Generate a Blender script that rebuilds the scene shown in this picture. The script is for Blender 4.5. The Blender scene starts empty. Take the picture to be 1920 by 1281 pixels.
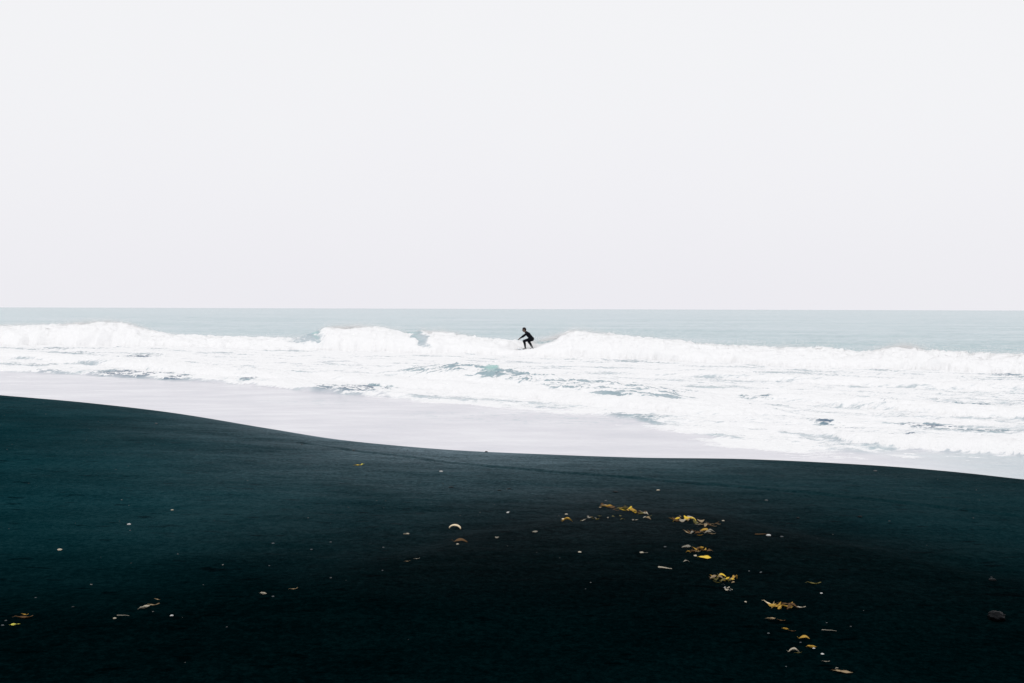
import bpy, bmesh, math, random
import numpy as np
from mathutils import Vector, Matrix, Euler

R = math.radians
scene = bpy.context.scene
col = scene.collection

# ------------------------------------------------------------------ camera
FPX = 1867.0            # focal length in photo pixels (1920 wide) = 35 mm lens
EYE = 2.8               # eye height over the sea
cam_d = bpy.data.cameras.new('camera')
cam = bpy.data.objects.new('camera', cam_d)
col.objects.link(cam)
cam_d.sensor_width = 36.0
cam_d.lens = 36.0 * FPX / 1920.0
cam_d.clip_start = 0.1
cam_d.clip_end = 20000.0
cam.location = (0, 0, EYE)
CAM_R = (Matrix.Rotation(R(90 - 1.89), 3, 'X') @ Matrix.Rotation(R(0.18), 3, 'Z'))
cam.rotation_euler = CAM_R.to_euler()
scene.camera = cam

# ------------------------------------------------------------------ sky, sun, exposure
SUN_EL, SUN_AZ = 48.0, 205.0     # soft sun behind even cloud, at the photographer's back
world = bpy.data.worlds.new('World')
scene.world = world
world.use_nodes = True
wn = world.node_tree
wn.nodes.clear()
w_out = wn.nodes.new('ShaderNodeOutputWorld')
w_sky = wn.nodes.new('ShaderNodeTexSky')
w_sky.sky_type = 'NISHITA'
w_sky.sun_disc = False
w_sky.sun_elevation = R(SUN_EL)
w_sky.sun_rotation = R(SUN_AZ)
w_sky.air_density = 1.0
w_sky.dust_density = 6.0
w_hs = wn.nodes.new('ShaderNodeHueSaturation')
w_hs.inputs['Saturation'].default_value = 0.15
w_b1 = wn.nodes.new('ShaderNodeBackground')
w_b1.inputs['Strength'].default_value = 0.006
w_b2 = wn.nodes.new('ShaderNodeBackground')          # even overcast veil
w_tc = wn.nodes.new('ShaderNodeTexCoord')
w_sep = wn.nodes.new('ShaderNodeSeparateXYZ')
w_mr = wn.nodes.new('ShaderNodeMapRange'); w_mr.interpolation_type = 'SMOOTHSTEP'
w_mr.inputs[1].default_value = -0.05; w_mr.inputs[2].default_value = 0.30
w_nz = wn.nodes.new('ShaderNodeTexNoise')
w_nz.inputs['Scale'].default_value = 3.5; w_nz.inputs['Detail'].default_value = 5
w_ad = wn.nodes.new('ShaderNodeMath'); w_ad.operation = 'MULTIPLY_ADD'; w_ad.inputs[1].default_value = 0.9
w_mx = wn.nodes.new('ShaderNodeMix'); w_mx.data_type = 'RGBA'
w_mx.inputs['A'].default_value = (0.575, 0.569, 0.600, 1)
w_mx.inputs['B'].default_value = (0.592, 0.594, 0.608, 1)
w_of = wn.nodes.new('ShaderNodeMath'); w_of.operation = 'SUBTRACT'; w_of.inputs[1].default_value = 0.45
wn.links.new(w_tc.outputs['Generated'], w_sep.inputs[0]); wn.links.new(w_sep.outputs['Z'], w_mr.inputs[0])
wn.links.new(w_tc.outputs['Generated'], w_nz.inputs['Vector'])
wn.links.new(w_nz.outputs['Fac'], w_ad.inputs[0]); wn.links.new(w_mr.outputs[0], w_ad.inputs[2])
wn.links.new(w_ad.outputs[0], w_of.inputs[0]); wn.links.new(w_of.outputs[0], w_mx.inputs['Factor'])
wn.links.new(w_mx.outputs['Result'], w_b2.inputs['Color'])
w_b2.inputs['Strength'].default_value = 1.0
w_add = wn.nodes.new('ShaderNodeAddShader')
wn.links.new(w_sky.outputs[0], w_hs.inputs['Color'])
wn.links.new(w_hs.outputs[0], w_b1.inputs['Color'])
wn.links.new(w_b1.outputs[0], w_add.inputs[0])
wn.links.new(w_b2.outputs[0], w_add.inputs[1])
wn.links.new(w_add.outputs[0], w_out.inputs['Surface'])

sun_d = bpy.data.lights.new('sun', 'SUN')
sun_d.energy = 0.5
sun_d.angle = R(25)
sun_d.color = (1.0, 0.98, 0.95)
sun = bpy.data.objects.new('sun', sun_d)
col.objects.link(sun)
sd = Vector((math.sin(R(SUN_AZ)) * math.cos(R(SUN_EL)), math.cos(R(SUN_AZ)) * math.cos(R(SUN_EL)), math.sin(R(SUN_EL))))
sun.rotation_euler = sd.to_track_quat('Z', 'Y').to_euler()

scene.view_settings.view_transform = 'Standard'
scene.view_settings.look = 'None'
scene.view_settings.exposure = 0.55
scene.view_settings.gamma = 1.0
scene.view_settings.use_curve_mapping = False
scene.render.engine = 'CYCLES'
scene.cycles.use_denoising = True
scene.cycles.max_bounces = 10
scene.cycles.diffuse_bounces = 8

# ------------------------------------------------------------------ helpers
def tag(o, label=None, cat=None, group=None, kind=None):
    if label: o['label'] = label
    if cat: o['category'] = cat
    if group: o['group'] = group
    if kind: o['kind'] = kind
    return o

def link(name, me, mat=None, parent=None, loc=None, rot=None):
    o = bpy.data.objects.new(name, me)
    col.objects.link(o)
    if mat is not None:
        me.materials.append(mat)
    if parent: o.parent = parent
    if loc is not None: o.location = loc
    if rot is not None: o.rotation_euler = rot
    return o

def ray(px, py):
    v = Vector(((px - 960.0) / FPX, -(py - 640.5) / FPX, -1.0))
    return CAM_R @ v

def at_z(px, py, z):
    """place in the world seen at a photo pixel on the level plane z"""
    d = ray(px, py)
    k = (z - EYE) / d.z
    return d.x * k, d.y * k

def at_y(px, py, y):
    d = ray(px, py)
    k = y / d.y
    return d.x * k, EYE + d.z * k

def hash2(ix, iy, seed):
    h = (ix.astype(np.int64) * 374761393 + iy.astype(np.int64) * 668265263 + seed * 1442695041) & 0xFFFFFFFF
    h = ((h ^ (h >> 13)) * 1274126177) & 0xFFFFFFFF
    h = h ^ (h >> 16)
    return h

def perlin(x, y, seed=0):
    x0 = np.floor(x); y0 = np.floor(y)
    fx = x - x0; fy = y - y0
    u = fx * fx * fx * (fx * (fx * 6 - 15) + 10)
    v = fy * fy * fy * (fy * (fy * 6 - 15) + 10)
    def g(ix, iy, dx, dy):
        a = (hash2(ix, iy, seed) & 1023).astype(np.float64) * (2 * np.pi / 1024)
        return np.cos(a) * dx + np.sin(a) * dy
    n00 = g(x0, y0, fx, fy); n10 = g(x0 + 1, y0, fx - 1, fy)
    n01 = g(x0, y0 + 1, fx, fy - 1); n11 = g(x0 + 1, y0 + 1, fx - 1, fy - 1)
    return 1.5 * ((n00 * (1 - u) + n10 * u) * (1 - v) + (n01 * (1 - u) + n11 * u) * v)

def fbm(x, y, octv=4, seed=0, gain=0.5):
    r = np.zeros_like(x); a = 1.0; s = 0.0
    for k in range(octv):
        r += a * perlin(x, y, seed + k * 17)
        s += a; a *= gain
        x, y = (x * 1.6 - y * 1.2) + 7.3, (x * 1.2 + y * 1.6) - 3.1
    return r / s

def billow(x, y, octv=4, seed=0, gain=0.5):
    r = np.zeros_like(x); a = 1.0; s = 0.0
    for k in range(octv):
        r += a * (1 - np.abs(perlin(x, y, seed + k * 31)) * 2.0)
        s += a; a *= gain
        x, y = (x * 1.6 - y * 1.2) + 3.7, (x * 1.2 + y * 1.6) + 1.9
    return r / s

def sst(a, b, x):
    t = np.clip((x - a) / (b - a), 0, 1)
    return t * t * (3 - 2 * t)

def curve(x, xs, ys):
    """smooth curve through points (monotone in xs), straight on past the ends"""
    xs = np.asarray(xs, float); ys = np.asarray(ys, float)
    m = np.gradient(ys, xs)
    i = np.clip(np.searchsorted(xs, x) - 1, 0, len(xs) - 2)
    h = xs[i + 1] - xs[i]
    t = (x - xs[i]) / h
    tc = np.clip(t, 0, 1)
    y = ((2 * tc**3 - 3 * tc**2 + 1) * ys[i] + (tc**3 - 2 * tc**2 + tc) * h * m[i]
         + (-2 * tc**3 + 3 * tc**2) * ys[i + 1] + (tc**3 - tc**2) * h * m[i + 1])
    y = np.where(t > 1, ys[-1] + (x - xs[-1]) * m[-1], y)
    y = np.where(t < 0, ys[0] + (x - xs[0]) * m[0], y)
    return y

def lin(x, xs, ys):
    return np.interp(x, xs, ys)

def grid_mesh(name, X, Y, Z, attrs=None, smooth=True):
    nr, nc = X.shape
    me = bpy.data.meshes.new(name)
    co = np.stack([X, Y, Z], -1).reshape(-1, 3).astype(np.float32)
    idx = np.arange(nr * nc).reshape(nr, nc)
    q = np.stack([idx[:-1, :-1], idx[:-1, 1:], idx[1:, 1:], idx[1:, :-1]], -1).reshape(-1, 4)
    me.vertices.add(len(co)); me.vertices.foreach_set('co', co.ravel())
    me.loops.add(q.size); me.loops.foreach_set('vertex_index', q.ravel().astype(np.int32))
    me.polygons.add(len(q)); me.polygons.foreach_set('loop_start', np.arange(0, q.size, 4, dtype=np.int32))
    try:
        me.polygons.foreach_set('loop_total', np.full(len(q), 4, dtype=np.int32))
    except Exception:
        pass
    me.polygons.foreach_set('use_smooth', np.full(len(q), smooth, dtype=bool))
    me.update(calc_edges=True)
    for k, v in (attrs or {}).items():
        a = me.attributes.new(k, 'FLOAT', 'POINT')
        a.data.foreach_set('value', v.reshape(-1).astype(np.float32))
    return me

class NT:
    def __init__(self, name):
        self.m = bpy.data.materials.new(name)
        self.m.use_nodes = True
        self.t = self.m.node_tree
        self.t.nodes.clear()
        self.out = self.n('ShaderNodeOutputMaterial')
    def n(self, typ, **kw):
        nd = self.t.nodes.new(typ)
        for k, v in kw.items():
            setattr(nd, k, v)
        return nd
    def l(self, a, b):
        self.t.links.new(a, b)
    def bsdf(self, colr=None, rough=0.5, spec=0.5, ior=None):
        b = self.n('ShaderNodeBsdfPrincipled')
        if colr: b.inputs['Base Color'].default_value = (*colr, 1)
        b.inputs['Roughness'].default_value = rough
        b.inputs['Specular IOR Level'].default_value = spec
        if ior: b.inputs['IOR'].default_value = ior
        return b
    def attr(self, name):
        a = self.n('ShaderNodeAttribute'); a.attribute_name = name
        return a.outputs['Fac']
    def math(self, op, a, b=None, clamp=False):
        nd = self.n('ShaderNodeMath', operation=op); nd.use_clamp = clamp
        for i, v in enumerate((a, b)):
            if v is None: continue
            if isinstance(v, (int, float)): nd.inputs[i].default_value = v
            else: self.l(v, nd.inputs[i])
        return nd.outputs[0]
    def noise(self, scale, detail=4, rough=0.5, vec=None, stretch=None):
        tc = self.n('ShaderNodeTexCoord')
        src = tc.outputs['Object']
        if stretch:
            mp = self.n('ShaderNodeMapping')
            mp.inputs['Scale'].default_value = stretch[0]
            mp.inputs['Rotation'].default_value = (0, 0, stretch[1])
            self.l(src, mp.inputs['Vector']); src = mp.outputs[0]
        nz = self.n('ShaderNodeTexNoise')
        nz.inputs['Scale'].default_value = scale
        nz.inputs['Detail'].default_value = detail
        nz.inputs['Roughness'].default_value = rough
        self.l(src, nz.inputs['Vector'])
        return nz.outputs['Fac']
    def ramp(self, fac, stops):
        r = self.n('ShaderNodeValToRGB')
        e = r.color_ramp.elements
        while len(e) < len(stops): e.new(0.5)
        for k, (p, c) in enumerate(stops):
            e[k].position = p; e[k].color = (*c, 1)
        self.l(fac, r.inputs[0])
        return r.outputs[0]
    def rng(self, v, a, b, c, d):
        m = self.n('ShaderNodeMapRange'); m.clamp = True; m.interpolation_type = 'SMOOTHSTEP'
        for i, q in enumerate((a, b, c, d)): m.inputs[1 + i].default_value = q
        self.l(v, m.inputs[0])
        return m.outputs[0]
    def bump(self, h, strength, dist, prev=None):
        b = self.n('ShaderNodeBump')
        b.inputs['Strength'].default_value = strength
        b.inputs['Distance'].default_value = dist
        self.l(h, b.inputs['Height'])
        if prev is not None: self.l(prev, b.inputs['Normal'])
        return b.outputs[0]

# ------------------------------------------------------------------ materials of the setting
def sand_material():
    m = NT('black_sand')
    b = m.bsdf(rough=0.8, spec=0.01)
    big = m.noise(0.35, 4, 0.55)
    streak = m.noise(2.6, 6, 0.65, stretch=((0.7, 1.3, 1), R(20)))
    mott = m.noise(22, 4, 0.7)
    grain = m.noise(70, 4, 0.75)
    damp, wet_sheen = m.attr('damp'), m.attr('wet_sheen')
    mixv = m.math('ADD', m.math('MULTIPLY', big, 0.20), m.math('MULTIPLY', streak, 0.15))
    mixv = m.math('ADD', mixv, m.math('MULTIPLY', mott, 0.34))
    mixv = m.math('ADD', mixv, m.math('MULTIPLY', grain, 0.31))
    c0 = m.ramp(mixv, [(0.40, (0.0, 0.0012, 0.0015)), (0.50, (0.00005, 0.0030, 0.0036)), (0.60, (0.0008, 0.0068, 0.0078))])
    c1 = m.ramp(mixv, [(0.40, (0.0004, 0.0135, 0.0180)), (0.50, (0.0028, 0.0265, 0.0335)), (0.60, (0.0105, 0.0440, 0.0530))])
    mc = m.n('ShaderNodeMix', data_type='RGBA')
    m.l(damp, mc.inputs['Factor']); m.l(c0, mc.inputs['A']); m.l(c1, mc.inputs['B'])  # lighter seaward tone paints the grazing sky reflection of damp sand into colour
    fleck = m.noise(7.5, 3, 0.55, stretch=((0.55, 1.5, 1), R(12)))
    md = m.n('ShaderNodeMix', data_type='RGBA', blend_type='MULTIPLY')
    md.inputs['B'].default_value = (0.30, 0.42, 0.45, 1)
    m.l(mc.outputs['Result'], md.inputs['A']); m.l(m.rng(fleck, 0.60, 0.70, 0, 1), md.inputs['Factor'])
    m.l(md.outputs['Result'], b.inputs['Base Color'])
    m.l(m.math('SUBTRACT', 0.9, m.math('MULTIPLY', wet_sheen, 0.3)), b.inputs['Roughness'])
    m.l(m.math('MULTIPLY', wet_sheen, m.math('MULTIPLY', streak, 0.05)), b.inputs['Specular IOR Level'])
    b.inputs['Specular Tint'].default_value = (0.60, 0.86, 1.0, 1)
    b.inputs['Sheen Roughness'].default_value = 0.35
    b.inputs['Sheen Tint'].default_value = (0.68, 0.87, 1.0, 1)  # sky highlight on the sand rim painted as a masked, tinted sheen
    m.l(m.math('MULTIPLY', wet_sheen, m.math('ADD', 0.0, m.math('MULTIPLY', m.rng(mixv, 0.38, 0.62, 0.35, 1.65), 0.47))), b.inputs['Sheen Weight'])
    n1 = m.bump(m.noise(7, 6, 0.7), 0.55, 0.03)
    n2 = m.bump(grain, 0.6, 0.004, n1)
    m.l(n2, b.inputs['Normal'])
    m.l(b.outputs[0], m.out.inputs['Surface'])
    return m.m

def sea_material():
    m = NT('sea_water')
    foam, swash, glass, deep = m.attr('foam'), m.attr('swash'), m.attr('glass'), m.attr('deep')
    water = m.bsdf(rough=0.16, spec=0.5, ior=1.33)
    # deep water colour, greener where a thin wave wall lets light through
    mixc = m.n('ShaderNodeMix', data_type='RGBA')
    mixc.inputs['A'].default_value = (0.160, 0.330, 0.360, 1)
    mixc.inputs['B'].default_value = (0.36, 0.60, 0.56, 1)
    m.l(glass, mixc.inputs['Factor'])
    patch = m.noise(0.035, 6, 0.62, stretch=((0.5, 1.7, 1), R(-10)))
    mixd = m.n('ShaderNodeMix', data_type='RGBA')
    mixd.inputs['B'].default_value = (0.310, 0.440, 0.480, 1)
    m.l(mixc.outputs['Result'], mixd.inputs['A'])
    m.l(m.rng(patch, 0.38, 0.64, 0.0, 1.0), mixd.inputs['Factor'])
    mixe = m.n('ShaderNodeMix', data_type='RGBA')
    mixe.inputs['B'].default_value = (0.036, 0.095, 0.170, 1)      # shallow troughs over black sand
    m.l(mixd.outputs['Result'], mixe.inputs['A']); m.l(deep, mixe.inputs['Factor'])
    m.l(mixe.outputs['Result'], water.inputs['Base Color'])
    rip = m.noise(1.1, 5, 0.6, stretch=((0.7, 1.4, 1), R(-25)))
    fine = m.noise(7, 3, 0.6)
    nb = m.bump(fine, 0.35, 0.02, m.bump(rip, 0.5, 0.12))
    m.l(nb, water.inputs['Normal'])
    # thin milky wash over the sand; pale base also paints in sky reflection
    wash = m.bsdf((0.50, 0.485, 0.53), rough=0.22, spec=0.5, ior=1.33)
    wv = m.noise(2.6, 5, 0.6, stretch=((0.7, 1.3, 1), R(-25)))
    wc = m.ramp(m.noise(0.8, 7, 0.6, stretch=((0.42, 1.1, 1), R(-24))),
                [(0.30, (0.55, 0.55, 0.60)), (0.48, (0.62, 0.61, 0.655)), (0.68, (0.72, 0.715, 0.745))])
    m.l(wc, wash.inputs['Base Color'])
    m.l(m.bump(wv, 0.12, 0.03), wash.inputs['Normal'])
    mx1 = m.n('ShaderNodeMixShader')
    m.l(swash, mx1.inputs[0]); m.l(water.outputs[0], mx1.inputs[1]); m.l(wash.outputs[0], mx1.inputs[2])
    # foam: bubbly white, breaking up into lace where it thins
    fb = m.bsdf((0.85, 0.85, 0.855), rough=0.95, spec=0.05)
    fb.inputs['Subsurface Weight'].default_value = 0.0
    lace = m.noise(5.5, 5, 0.65, stretch=((0.6, 1.5, 1), R(-25)))
    f = m.math('ADD', foam, m.math('MULTIPLY', m.math('SUBTRACT', lace, 0.5), 0.9))
    f = m.rng(f, 0.34, 0.62, 0.0, 1.0)
    f = m.math('MULTIPLY', f, m.rng(foam, 0.02, 0.2, 0, 1))
    fbump = m.bump(m.noise(14, 4, 0.7), 0.35, 0.02, m.bump(m.noise(2.6, 4, 0.65), 0.6, 0.14))
    m.l(fbump, fb.inputs['Normal'])
    mx2 = m.n('ShaderNodeMixShader')
    m.l(f, mx2.inputs[0]); m.l(mx1.outputs[0], mx2.inputs[1]); m.l(fb.outputs[0], mx2.inputs[2])
    m.l(mx2.outputs[0], m.out.inputs['Surface'])
    return m.m

def simple(name, colr, rough=0.6, spec=0.3, var=0.25, scale=30.0, bump=0.0):
    m = NT(name)
    b = m.bsdf(colr, rough, spec)
    nz = m.noise(scale, 4, 0.6)
    lo = tuple(c * (1 - var) for c in colr); hi = tuple(min(1, c * (1 + var)) for c in colr)
    m.l(m.ramp(nz, [(0.3, lo), (0.7, hi)]), b.inputs['Base Color'])
    if bump: m.l(m.bump(nz, bump, 0.003), b.inputs['Normal'])
    m.l(b.outputs[0], m.out.inputs['Surface'])
    return m.m

# ------------------------------------------------------------------ beach
CREST_PX = [(0, 741), (160, 755), (330, 775), (500, 803), (640, 825), (760, 837), (850, 844), (1000, 851), (1200, 858),
            (1400, 861), (1560, 868), (1700, 877), (1820, 888), (1920, 899)]
CREST_Z = 0.9
_cp = np.array([at_z(px, py, CREST_Z) for px, py in CREST_PX])
CX = np.concatenate([[_cp[0, 0] - 26, _cp[0, 0] - 9], _cp[:, 0], [_cp[-1, 0] + 2.2, _cp[-1, 0] + 5, _cp[-1, 0] + 20]])
CY = np.concatenate([[_cp[0, 1] + 17, _cp[0, 1] + 6.5], _cp[:, 1], [_cp[-1, 1] - 1.0, _cp[-1, 1] - 2.6, _cp[-1, 1] - 11]])
def crest_y(x):
    return curve(x, CX, CY)

def base_sand_z(x, y):
    d = crest_y(x) - y                              # metres landward of the crest
    back = CREST_Z + 0.30 * (1 - np.exp(-np.clip(d, 0, None) / 5.0))
    t = np.clip(-d, 0, None)
    front = CREST_Z - 0.34 * t - 0.16 * t * np.exp(-t / 1.2) + 0.02
    z = np.where(d >= 0, back, np.minimum(front, CREST_Z))
    return z

WR_PX = [(-200, 1185), (20, 1165), (280, 1135), (550, 1105), (780, 1050), (870, 1015), (1060, 975), (1170, 955), (1300, 962), (1450, 1000), (1700, 1060), (1920, 1110), (2200, 1170)]
_wp = np.array([at_z(px, py, 1.06) for px, py in WR_PX])
def wrack_y(x):
    return np.interp(x, _wp[:, 0], _wp[:, 1])
LEDGE_PX = [(560, 832), (640, 846), (760, 862), (900, 880), (1050, 896), (1200, 908), (1400, 930), (1700, 965), (1920, 995)]
_lp = np.array([at_z(px, py, 0.95) for px, py in LEDGE_PX])

def sand_z(x, y):
    x = np.asarray(x, float); y = np.asarray(y, float)
    z = base_sand_z(x, y)
    w = y - wrack_y(x)
    z = z + 0.045 * sst(0.25, -0.5, w)                       # berm a little higher behind the wrack line
    land = sst(-0.1, 0.6, crest_y(x) - y)
    z = z + land * (0.020 * fbm(x * 0.45, y * 0.8, 3, 5) + 0.011 * fbm(x * 1.6, y * 4.0, 4, 9, .6))
    ly = np.interp(x, _lp[:, 0], _lp[:, 1], left=-99, right=-99) + 0.05 * fbm(x * 2.2, y * 0 + 3.3, 3, 77)
    dl = y - ly
    z = z - 0.013 * np.exp(-(dl / 0.05) ** 2) + 0.008 * np.exp(-((dl - 0.12) / 0.09) ** 2)
    return z

def on_sand(px, py):
    """photo pixel -> point on the sand"""
    z = 1.05
    for _ in range(12):
        x, y = at_z(px, py, z)
        z = float(sand_z(np.array([x]), np.array([y]))[0])
    x, y = at_z(px, py, z)
    return x, y, z

def build_beach():
    u = np.linspace(-1, 1, 700)
    u = np.sign(u) * (0.30 * np.abs(u) + 0.70 * np.abs(u) ** 2.4)
    x1 = u * 34.0
    yc = crest_y(x1)
    v = np.concatenate([np.linspace(-1, 0, 420)[:-1] , np.linspace(0, 1, 60)])
    V = v[:, None]
    Xg = np.repeat(x1[None, :], len(v), 0)
    back_len = yc[None, :] + 5.0
    Yg = np.where(V < 0, yc[None, :] + V * np.maximum(back_len, 12.0), yc[None, :] + V * 5.0)
    Zg = sand_z(Xg, Yg)
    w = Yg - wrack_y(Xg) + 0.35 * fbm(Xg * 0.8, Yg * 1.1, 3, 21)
    damp = sst(-1.0, 3.8, w) * (0.55 + 0.45 * sst(6.5, -1.0, Xg)) * (0.85 + 0.4 * fbm(Xg * 0.35, Yg * 0.6, 3, 33))  # damp zone mask, also used to paint sky reflection as lighter colour
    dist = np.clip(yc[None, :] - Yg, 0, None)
    wet_sheen = np.clip(np.exp(-dist / 3.0) - .07, 0, 1) * (0.07 + 0.93 * np.exp(-((Xg + 1.4) / 3.4) ** 2)) * (0.9 + 0.5 * fbm(Xg * 0.4, Yg * 0.9, 3, 37))  # highlight painted along the moist rim, strongest mid-rim, fading to both sides
    me = grid_mesh('beach', Xg, Yg, Zg, {'damp': np.clip(damp, 0, 1), 'wet_sheen': np.clip(wet_sheen, 0, 1)})
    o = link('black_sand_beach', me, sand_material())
    return tag(o, 'dark teal-black volcanic sand beach in the foreground', None, None, 'structure')

# ------------------------------------------------------------------ sea
def hy(px): return 576.0 + 6.0 * px / 1920.0
BRK = [(-500, 80, 612), (-300, 77, 614), (-120, 74, 611), (0, 72, 614), (70, 71.4, 613), (110, 71, 612), (165, 70.4, 608), (205, 70, 606), (240, 69.5, 609), (300, 68.5, 626),
       (400, 67, 633), (500, 65.5, 634), (565, 64.5, 636), (590, 64, 624), (620, 63.5, 616), (670, 63, 614), (720, 62.5, 617), (760, 62, 625),
       (790, 61.6, 623), (830, 61, 627), (900, 60, 635), (960, 59, 641), (1000, 58, 641), (1040, 57, 633), (1075, 56.2, 623),
       (1130, 55, 628), (1200, 53.5, 636), (1330, 51.5, 648), (1450, 49.5, 656), (1540, 48, 656), (1610, 47, 663), (1690, 45.7, 652),
       (1745, 45, 663), (1830, 43.8, 666), (1920, 42.5, 669), (2060, 40.6, 672), (2300, 37.5, 686)]
_bx, _bz = zip(*[at_y(px, py, Y) for px, Y, py in BRK])
_bx = np.array(_bx); _bz = np.array(_bz); _by = np.array([b[1] for b in BRK], float)
# how far the wave has broken (1 = white to the crest, 0 = green wall)
BROKEN = [(-500, 1), (0, 1), (300, 1), (400, .95), (500, .8), (560, .6), (584, .4), (594, .08), (606, .8), (735, 1), (758, .85), (769, .22), (779, .3), (797, .95), (2300, 1)]
_brx = np.array([at_y(px, 640, np.interp(px, [b[0] for b in BRK], [b[1] for b in BRK]))[0] for px, _ in BROKEN])
_brv = np.array([v for _, v in BROKEN])

FOAM_PX = [(-700, 672), (-300, 683), (0, 696), (170, 704), (340, 714), (480, 724), (600, 736), (730, 745), (800, 752), (950, 763), (1130, 773), (1230, 785),
           (1275, 812), (1330, 833), (1430, 845), (1560, 853), (1640, 852), (1700, 846), (1800, 845), (1920, 853), (2100, 866), (2400, 880)]
_fp = np.array([at_z(px, py, 0.14) for px, py in FOAM_PX])
# force monotone x for interpolation
SURFER = (0.95, 57.0)

def ellipses(X, Y, items, z=0.15):
    """soft patches on the water: (px, py, half width px, half height px, amount)"""
    r = np.zeros_like(X)
    for px, py, a, b, s in items:
        cx, cy = at_z(px, py, z)
        x2, _ = at_z(px + a, py, z)
        _, y2 = at_z(px, py - b, z)
        ax = abs(x2 - cx); ay = abs(y2 - cy)
        xx = X - cx; yy = Y - cy
        yy = yy + 0.25 * xx          # lie along the shore
        q = (xx / ax) ** 2 + (yy / ay) ** 2
        r = np.maximum(r, s * np.exp(-q ** 1.5))
    return r

def build_sea():
    ys = [8.5]
    while ys[-1] < 84: ys.append(ys[-1] + 0.045 + 0.0012 * ys[-1])
    while ys[-1] < 8500: ys.append(ys[-1] * 1.0125 if ys[-1] < 500 else ys[-1] * 1.06)
    ys = np.array(ys)
    us = np.linspace(-1, 1, 990)
    Y = np.repeat(ys[:, None], len(us), 1)
    X = us[None, :] * (0.66 * Y + 4.0)
    surf = Y < 130
    nsurf = int((ys < 130).sum())
    Xs, Ys = X[:nsurf], Y[:nsurf]
    # ---- open-sea swell
    th = R(-27)
    S = Xs * math.cos(th) + Ys * math.sin(th)      # along the shore
    T = -Xs * math.sin(th) + Ys * math.cos(th)     # out to sea
    swell = 0.14 * fbm(S * 0.05, T * 0.16, 3, 3) + 0.07 * fbm(S * 0.22, T * 0.6, 3, 8) + 0.025 * fbm(S * 1.0, T * 1.9, 2, 13)
    # ---- outer breaker
    yb = curve(Xs, _bx, _by) + 0.5 * fbm(Xs * 0.35, Ys * 0.15 + 1.7, 3, 41)
    hb = np.interp(Xs, _bx, _bz)
    ybs = curve(Xs, _bx, _by)
    d = (Ys - yb) * 0.89
    brk = np.interp(Xs + .35 * d + .35 * fbm(Xs * 1.1, Ys * 1.1, 3, 43), _brx, _brv)
    back = hb * np.exp(-(np.clip(d, 0, None) / 3.0) ** 2)
    Wf = 2.7 + 1.9 * fbm(Xs * 0.28, Ys * 0.1 + 9, 4, 55)
    q = np.clip(-d / Wf, 0, 1.0)
    roller = 0.22 + (hb - 0.22) * np.sqrt(np.clip(1 - q ** 1.6, 0, 1))          # bulging white front
    wall = 0.18 + (hb - 0.18) * (1 - sst(0.0, 1.0, q))
    brk_g = np.clip(.45 + .55 * brk, 0, 1) 
    front = np.where(q >= 1, 0, wall * (1 - brk_g) + roller * brk_g)
    zb = np.where(d >= 0, back, front)
    # ---- surf zone level, sloping up to the wash
    yf = sum(np.interp(Xs + o_, _fp[:, 0], _fp[:, 1]) for o_ in (-1.2, -.6, 0, .6, 1.2)) / 5 + 0.30 * fbm(Xs * 0.9, Ys * 0 + 4.1, 4, 61)
    e = Ys - yf                                   # metres seaward of the foam front
    level = 0.10 + 0.06 * sst(-4, 3, e)
    inside = sst(0.5, -1.0, d)                    # 1 shoreward of the outer breaker
    lumpA = billow(S * 0.36, T * 0.75, 5, 71, 0.6)
    lumpB = billow(S * 1.4, T * 2.3, 4, 91, 0.62)
    foamy = sst(-0.3, 0.6, e)
    bores = np.zeros_like(Xs)
    def bore(pts, width_f, width_b, wob, seed):
        """broken wave: pts = (px, py of crest, crest height)"""
        P = np.array([(*at_z(px, py, z), z) for px, py, z in pts])
        yc = np.interp(Xs, P[:, 0], P[:, 1]) + wob * fbm(Xs * 0.6, Ys * 0.45 + seed, 4, seed)
        h = np.interp(Xs, P[:, 0], P[:, 2], left=0.14, right=0.14) - 0.14
        dd = (Ys - yc) * 0.9
        return np.where(dd > 0, h * np.exp(-(dd / width_b) ** 2), h * np.sqrt(np.clip(1 - (dd / width_f) ** 2, 0, 1))), dd
    # inner wave with a streaked open face (centre), its low white bore ahead, bores left and right
    b1, d1 = bore([(720, 690, .14), (800, 688, .42), (860, 685, .62), (930, 691, .62), (1010, 705, .55), (1100, 717, .5), (1200, 727, .45), (1330, 738, .2), (1400, 745, .14)], 3.6, 2.6, .2, 5)
    b2, d2 = bore([(560, 698, .14), (700, 712, .34), (800, 716, .36), (900, 724, .36), (1000, 731, .36), (1100, 740, .36), (1250, 755, .34), (1400, 765, .3), (1500, 770, .14)], 0.9, 2.0, .35, 6)
    b3, d3 = bore([(-300, 655, .14), (0, 661, .3), (120, 668, .4), (300, 680, .45), (420, 692, .4), (520, 700, .3), (600, 706, .14)], 1.0, 2.2, .45, 7)
    b4, d4 = bore([(1500, 806, .14), (1570, 817, .22), (1650, 822, .28), (1750, 824, .30), (1850, 829, .30), (1920, 834, .30), (2100, 845, .30), (2200, 855, .14)], 0.45, 1.3, .2, 8)
    b5, d5 = bore([(1180, 700, .14), (1330, 700, .3), (1500, 708, .34), (1700, 716, .34), (1920, 722, .36), (2200, 735, .3)], 0.9, 2.4, .4, 9)
    b6, d6 = bore([(1300, 740, .14), (1480, 742, .28), (1650, 752, .34), (1800, 764, .34), (1920, 770, .34), (2200, 790, .3)], 0.9, 2.0, .4, 10)
    b7, d7 = bore([(-300, 681, .14), (0, 689, .20), (170, 697, .24), (340, 706, .24), (480, 715, .24), (600, 726, .26), (720, 735, .24), (800, 744, .14)], 0.5, 1.6, .15, 11)
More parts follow.
